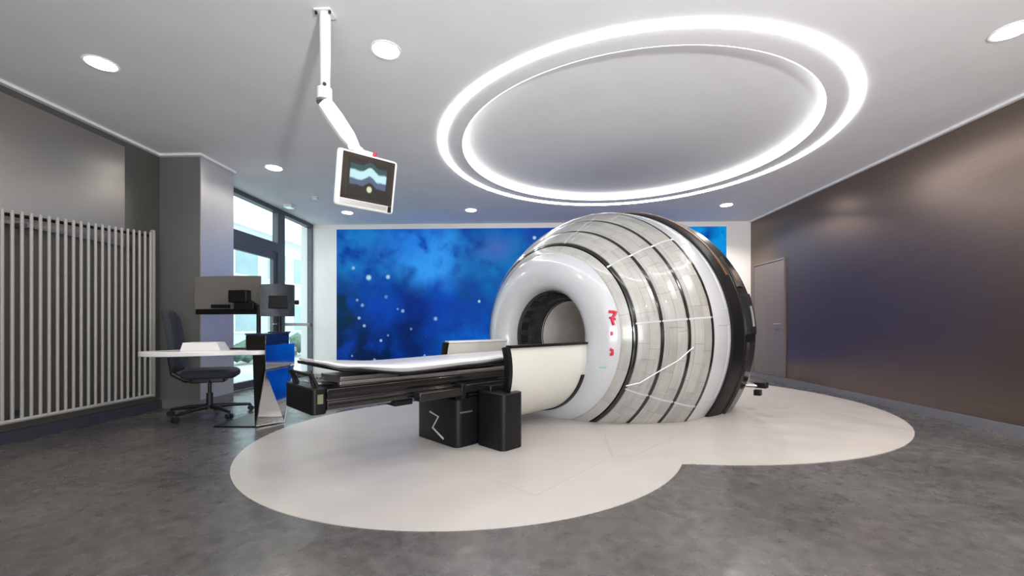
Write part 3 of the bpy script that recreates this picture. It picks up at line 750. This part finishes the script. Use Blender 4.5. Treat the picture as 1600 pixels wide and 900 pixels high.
obj('side_arm', box(.262, .33, -1.52, -1.0, .45, .52), M['gloss_black'], co, bevel=.01)
obj('clamp', box(.255, .352, -1.545, -1.50, .40, .53), M['black'], co, bevel=.006)
obj('under_box', box(-.02, .2, -2.05, -1.9, .40, .436), M['black'], co, bevel=.004)
ped = obj('pedestal', prism(rrect(-.285, .30, -1.56, -1.0, .06), .006, .40), M['black'], co, bevel=.008, label='black floor pedestal with a silver zigzag emblem')
obj('pedestal_neck', sprof([(-.18, .38), (.26, .38), (.30, .43), (.22, .46), (-.18, .46)], -1.42, -.9), M['black'], co, bevel=.01)
obj('pedestal_tower', prism(rrect(.302, .63, -1.36, -1.12, .055), .006, .455), M['black'], co, bevel=.006)
obj('pedestal_lift', box(.262, .42, -1.3, -1.0, .40, .50), M['black'], co, bevel=.01)
obj('grip_slot', box(.299, .306, -1.53, -1.40, .285, .297), M['grey_metal'], ped, flat=True)
zz = [on_plane(x, y, 1, -1.563) for x, y in ((672, 643), (685, 651), (676, 668), (693, 686))]
obj('emblem', tube(zz, .008, 6), M['mark'], ped, label='silver zigzag emblem')

# ------------------------------------------------------------------ ceiling arm and display
J0 = px_z(508, 20, CEIL); ZJ = c2w(0, 0).y
Zp = F*(1-CEIL)/(20-HY)
def pz(x, y, Z): return px_Z(x, y, Z)
top = J0; bot = pz(508, 152, Zp)
arm = thing('ceiling_arm', 'white jointed arm hanging from the ceiling, carrying the display', 'ceiling arm', (top.x, top.y, CEIL))
la = lambda p: (p.x-top.x, p.y-top.y, p.z-CEIL)
obj('ceiling_plate', box(-.055, .055, -.05, .05, -.012, 0), M['white'], arm, bevel=.003)
for sx in (-.045, .045): obj('bolt', tube([(sx, -.03, -.012), (sx, -.03, -.026)], .009, 8), M['dark_metal'], arm)
obj('drop_tube', tube([(0, 0, -.012), la(pz(508, 140, Zp))], [.036, .030], 20), M['white'], arm)
obj('cable_port', tube([Vector(la(pz(507, 131, Zp-.028))), Vector(la(pz(507, 131, Zp-.05)))], .012, 10), M['black'], arm)
obj('swivel_joint', tube([la(pz(507, 139, Zp)), la(pz(507, 158, Zp))], .047, 20), M['white'], arm)
obj('swivel_ring', tube([la(pz(507, 157.5, Zp)), la(pz(507, 161, Zp))], .05, 20), M['grey_metal'], arm)
e1 = pz(556, 232, Zp-.06)
bm = bmesh.new(); a_ = Vector(la(pz(509, 163, Zp))); b_ = Vector(la(e1)); d = (b_-a_).normalized(); sdir = Vector((d.y, -d.x, 0)).normalized(); up = sdir.cross(d)
rows = []
for t, hw_, hh_ in ((-.02, .030, .030), (.0, .040, .045), (.3, .040, .050), (.72, .038, .046), (.9, .032, .034), (1.0, .026, .026)):
    p = a_+(b_-a_)*t; rows.append([bm.verts.new(p+sdir*hw_*x+up*hh_*y) for x, y in ((-1, -.6), (-.6, -1), (.6, -1), (1, -.6), (1, .6), (.6, 1), (-.6, 1), (-1, .6))])
for A_, B_ in zip(rows, rows[1:]):
    for j in range(8): bm.faces.new((A_[j], A_[(j+1) % 8], B_[(j+1) % 8], B_[j]))
bm.faces.new(rows[0][::-1]); bm.faces.new(rows[-1])
obj('spring_arm', bm, M['white'], arm)
obj('elbow_cap', tube([b_-sdir*.045, b_+sdir*.045], .027, 14), M['white'], arm)
obj('mount_neck', tube([b_, b_+Vector((.02, -.02, -.09))], .022, 12), M['white'], arm)
# display: centre, width direction from the vanishing point of its edges
tl, tr, bl_, br = (534, 237), (620, 259), (526, 321), (612, 333)
CZ = Zp-.04
yawd = math.radians(38)                      # right side farther
Pc = pz(574, 285, CZ)
disp = thing('display', 'small white-framed screen hanging on the ceiling arm', 'monitor', (Pc.x, Pc.y, Pc.z))
disp.rotation_euler = (math.radians(12), math.radians(1), YAW+yawd)
W_, H_ = .193, .173
obj('housing', box(-W_, W_, .0, .04, -H_, H_), M['white'], disp, bevel=.02)
obj('bezel', box(-W_+.03, W_-.022, -.006, -.0005, -H_+.05, H_-.015), M['gloss_black'], disp, bevel=.002)
bm = bmesh.new(); uvl = bm.loops.layers.uv.verify(); vs = [bm.verts.new(p) for p in ((-W_+.06, -.0075, -H_+.07), (W_-.045, -.0075, -H_+.07), (W_-.045, -.0075, H_-.04), (-W_+.06, -.0075, H_-.04))]
f = bm.faces.new(vs)
for lp, uv_ in zip(f.loops, ((0, 0), (1, 0), (1, 1), (0, 1))): lp[uvl].uv = uv_
r_ = bmesh.ops.extrude_face_region(bm, geom=[f])
me = bpy.data.meshes.new('screen')
bm2 = bm; 
for v in [g for g in r_['geom'] if isinstance(g, bmesh.types.BMVert)]: v.co.y += .0012
bm.normal_update(); o = obj('screen', bm, M['screen'], disp, flat=True, label='dark screen with a pale cyan picture')
obj('control_strip', box(-W_+.03, W_-.05, -.004, 0, -H_+.018, -H_+.045), M['alu'], disp, flat=True)
obj('corner_clip', box(W_-.045, W_-.022, -.006, 0, -H_+.01, -H_+.048), M['black'], disp, flat=True)
obj('mount_bracket', box(-.06, .06, .04, .10, .0, .20), M['white'], disp, bevel=.01)
obj('status_light', tube([(.035, .01, H_), (.035, .01, H_+.022)], .012, 10), M['red'], disp, label='small red indicator on the top edge')

# ------------------------------------------------------------------ desk and what stands on it
D0 = c2w(-2.5, 4.3)
desk = thing('desk', 'white curved-top desk on a mirrored wedge leg beside the window', 'desk', (D0.x, D0.y, 0), YAW)
dl = lambda X, Z: (X+2.5, Z-4.3)
outl = smooth_poly([dl(*p) for p in ((-3.52, 3.99), (-3.42, 3.87), (-3.2, 3.86), (-2.95, 3.95), (-2.72, 4.07), (-2.47, 4.16), (-2.45, 4.45), (-2.47, 4.80), (-2.8, 4.84), (-3.08, 4.45), (-3.38, 4.28))], 6)
obj('desktop', prism(outl, .705, .75), M['white'], desk, bevel=.006)
# wedge leg: front black face tapering to the floor, right side mirrored
def hexa(f0, f1):
    bm = bmesh.new(); a = [bm.verts.new(p) for p in f0]; b_ = [bm.verts.new(p) for p in f1]
    bm.faces.new(a[::-1]); bm.faces.new(b_)
    for i in range(4): bm.faces.new((a[i], a[(i+1) % 4], b_[(i+1) % 4], b_[i]))
    return bm
obj('leg', hexa([(-.015, -.20, .012), (-.004, -.20, .012), (.070, -.17, .704), (-.055, -.17, .704)],
                [(-.015, .0, .012), (.150, .01, .012), (.070, .33, .704), (-.055, .33, .704)]), M['black'], desk, flat=True, label='black tapering front of the wedge leg')
def slab(q0, off=-.006):
    return hexa([(p[0]+off, p[1], p[2]) for p in q0], q0)
obj('mirror_panel', slab([(.004, -.212, .012), (.170, .0, .012), (.082, .36, .56), (.082, -.185, .56)]), M['chrome'], desk, flat=True, label='lower mirrored side of the wedge leg')
obj('mirror_panel', slab([(.082, -.185, .565), (.082, .36, .565), (.082, .36, .80), (.082, -.185, .80)]), M['chrome'], desk, flat=True, label='upper mirrored panel reflecting the blue wall panel')
obj('base_plate', box(-.42, .0, -.20, .32, 0.0, .012), M['black'], desk, bevel=.002)
dz = .751
P = c2w(-3.07, 4.20)
pp = thing('paper_stack', 'stack of white papers on the left half of the desk', 'paper stack', (P.x, P.y, dz), YAW+.25)
for k in range(6): obj('sheet_bundle', box(-.17+k*.004, .17-k*.006, -.11, .11-k*.005, k*.013, k*.013+.0125), M['paper'], pp, flat=True)
P = c2w(-2.78, 4.30)
kb = thing('keyboard', 'dark flat keyboard on the desk beside the papers', 'keyboard', (P.x, P.y, dz), YAW+.1)
obj('case', box(-.08, .08, -.06, .06, 0, .014), M['dark_metal'], kb, bevel=.003)
obj('keys', box(-.07, .07, -.05, .05, .0142, .02), M['black'], kb, flat=True)
P = c2w(-2.55, 4.38)
cb = thing('control_console', 'black control console on the right end of the desk', 'console', (P.x, P.y, dz), YAW+.06)
obj('body', box(-.10, .098, -.23, .26, 0, .150), M['gloss_black'], cb, bevel=.008)
obj('top_plate', box(-.102, .099, -.235, .265, .1505, .165), mat('navy_plate', (.02, .03, .07), .25), cb, flat=True)
# monitors
def monitor(name, X, Z, zc, W, H, yaw, label, back, base_xy=None):
    P = c2w(X, Z); t = thing(name, label, 'monitor', (P.x, P.y, dz), YAW+yaw)
    bm = bmesh.new(); n = 12; rows = []
    for k in range(n+1):
        x = -W/2+W*k/n; c_ = .05*(2*k/n-1)**2; zt_ = H/2-.012*(2*k/n-1)**2
        rows.append([bm.verts.new(p) for p in ((x, -c_-.012, zc-dz-H/2), (x, -c_-.02, zc-dz), (x, -c_-.012, zc-dz+zt_), (x, -c_+.012, zc-dz+zt_), (x, -c_+.012, zc-dz-H/2))])
    for A_, B_ in zip(rows, rows[1:]):
        for j in range(5): bm.faces.new((A_[j], B_[j], B_[(j+1) % 5], A_[(j+1) % 5]))
    bm.faces.new(rows[0]); bm.faces.new(rows[-1][::-1])
    obj('housing', bm, back, t)
    return t
mo = monitor('monitor', -3.2, 4.78, 1.345, .80, .43, -.12, 'wide curved grey monitor in front of the pillar, above the desk', mat('grey_monitor_back', (.20, .19, .175), .35, metal=.3, noise=.08, nscale=3))
obj('lower_bezel', box(-.39, .39, -.065, -.03, .37, .43), M['black'], mo, flat=True)
obj('mount_box', box(.06, .28, -.12, -.03, .50, .64), M['black'], mo, bevel=.01)
obj('arm', tube([(.17, -.09, .56), (.30, -.06, .50), (.385, -.06, .46), (.385, -.06, .0)], .022, 10), M['black'], mo)
obj('bracket', box(-.17, .04, -.10, -.06, .44, .48), M['black'], mo, bevel=.005); obj('bracket', box(.12, .36, -.11, -.07, .42, .50), M['black'], mo, bevel=.005)
obj('foot', prism(rrect(.28, .46, -.14, .06, .03), 0, .012), M['black'], mo)
m2 = monitor('monitor', -2.53, 4.55, 1.27, .33, .35, .25, 'smaller dark monitor right of the wide grey one, over the console', mat('navy_monitor_back', (.035, .045, .06), .5, noise=.35, nscale=14))
m2.location.z = dz+.167; 
for ch in m2.children: ch.location.z = -.167 if 'foot' not in ch.name and 'post' not in ch.name else 0
obj('vent_panel', box(-.10, .10, -.035, -.02, .26, .40), M['black'], m2, bevel=.006)
obj('post', tube([(0, .02, .0), (0, .02, .25), (0, .0, .30)], .02, 10), M['black'], m2); obj('foot', prism(rrect(-.10, .10, -.06, .10, .03), 0, .012), M['black'], m2)
obj('hinge_knob', tube([(.165, -.02, .33), (.20, -.02, .33)], .025, 10), M['black'], m2)

# ------------------------------------------------------------------ office chair
Pc2 = c2w(-3.36, 4.66)
ch = thing('office_chair', 'charcoal swivel office chair between radiator and desk', 'chair', (Pc2.x, Pc2.y, 0), YAW+.42)
def pad(W, D, H, nx=8, ny=8, bulge=.03):    # rounded cushion in xy, thickness H
    bm = bmesh.new(); P = rrect(-D/2, D/2, -W/2, W/2, min(W, D)*.22, 5); rows = []
    for sc_, z in ((.90, 0), (.98, .2), (1.0, .5), (.98, .8), (.88, 1.0), (.5, 1.05)):
        rows.append([bm.verts.new((x*sc_, y*sc_, z*H)) for x, y in P])
    for A_, B_ in zip(rows, rows[1:]):
        n = len(A_)
        for j in range(n): bm.faces.new((A_[j], A_[(j+1) % n], B_[(j+1) % n], B_[j]))
    bm.faces.new(rows[0][::-1]); bm.faces.new(rows[-1]); return bm
bm = pad(.50, .50, .09); bmesh.ops.translate(bm, verts=bm.verts, vec=(.02, 0, .425))
for v in bm.verts: v.co.z -= .10*max(0, v.co.x-.1)**2*4
obj('seat', bm, M['charcoal'], ch)
bm = pad(.46, .68, .06); 
mt = Matrix.Translation((-.25, 0, .50)) @ Matrix.Rotation(math.radians(-98), 4, 'Y') @ Matrix.Translation((.34, 0, 0))
for v in bm.verts:
    v.co.y *= 1-.18*max(0, v.co.x)/.34; v.co.z += -.05*math.cos(v.co.x*5)
bmesh.ops.transform(bm, matrix=mt, verts=bm.verts)
obj('backrest', bm, M['charcoal'], ch)
bm = tube([(-.05, 0, .40), (-.22, 0, .40), (-.33, 0, .47), (-.36, 0, .66)], [.03, .03, .028, .02], 10); obj('back_support', bm, M['chair_black'], ch)
bm = prism(rrect(-.16, .16, -.11, .11, .03), .37, .424); obj('seat_mechanism', bm, M['chair_black'], ch, bevel=.01)
obj('gas_lift', tube([(0, 0, .10), (0, 0, .25), (0, 0, .251), (0, 0, .38)], [.032, .032, .018, .018], 16), M['chair_black'], ch)
for sgn in (-1, 1):
    obj('armrest_lever', tube([(.02, sgn*.10, .39), (.03, sgn*.22, .39)], .008, 8), M['chair_black'], ch)
obj('hub', tube([(0, 0, .07), (0, 0, .13)], .045, 16), M['chair_black'], ch)
for k in range(5):
    a = math.radians(163+72*k); c_, s_ = math.cos(a), math.sin(a)
    lg = obj('leg', tube([(.03*c_, .03*s_, .10), (.20*c_, .20*s_, .095), (.39*c_, .39*s_, .075)], [.026, .022, .015], 10), M['chair_black'], ch)
    t_ = Vector((-s_, c_, 0)); p = Vector((.395*c_, .395*s_, .03))
    bm = tube([p-t_*.030, p-t_*.008], .029, 14); add_tube(bm, [p+t_*.008, p+t_*.030], .029, 14); add_tube(bm, [p, p+Vector((0, 0, .045))], .009, 8)
    obj('caster', bm, M['chair_black'], lg)

# added stand for the assumed floor lamp, behind the viewpoint
fl = thing('assumed_floor_lamp', 'white floor lamp assumed behind the viewpoint to light the ceiling, out of view', 'lamp', (1.3, -0.95, 0))
obj('base', tube([(0, 0, 0), (0, 0, .02)], .15, 32), M['white'], fl); obj('pole', tube([(0, 0, .02), (0, 0, 1.30)], .014, 12), M['alu'], fl)
obj('shade', tube([(0, 0, 1.30), (0, 0, 1.34), (0, 0, 1.39)], [.03, .10, .15], 32, False), M['white'], fl)
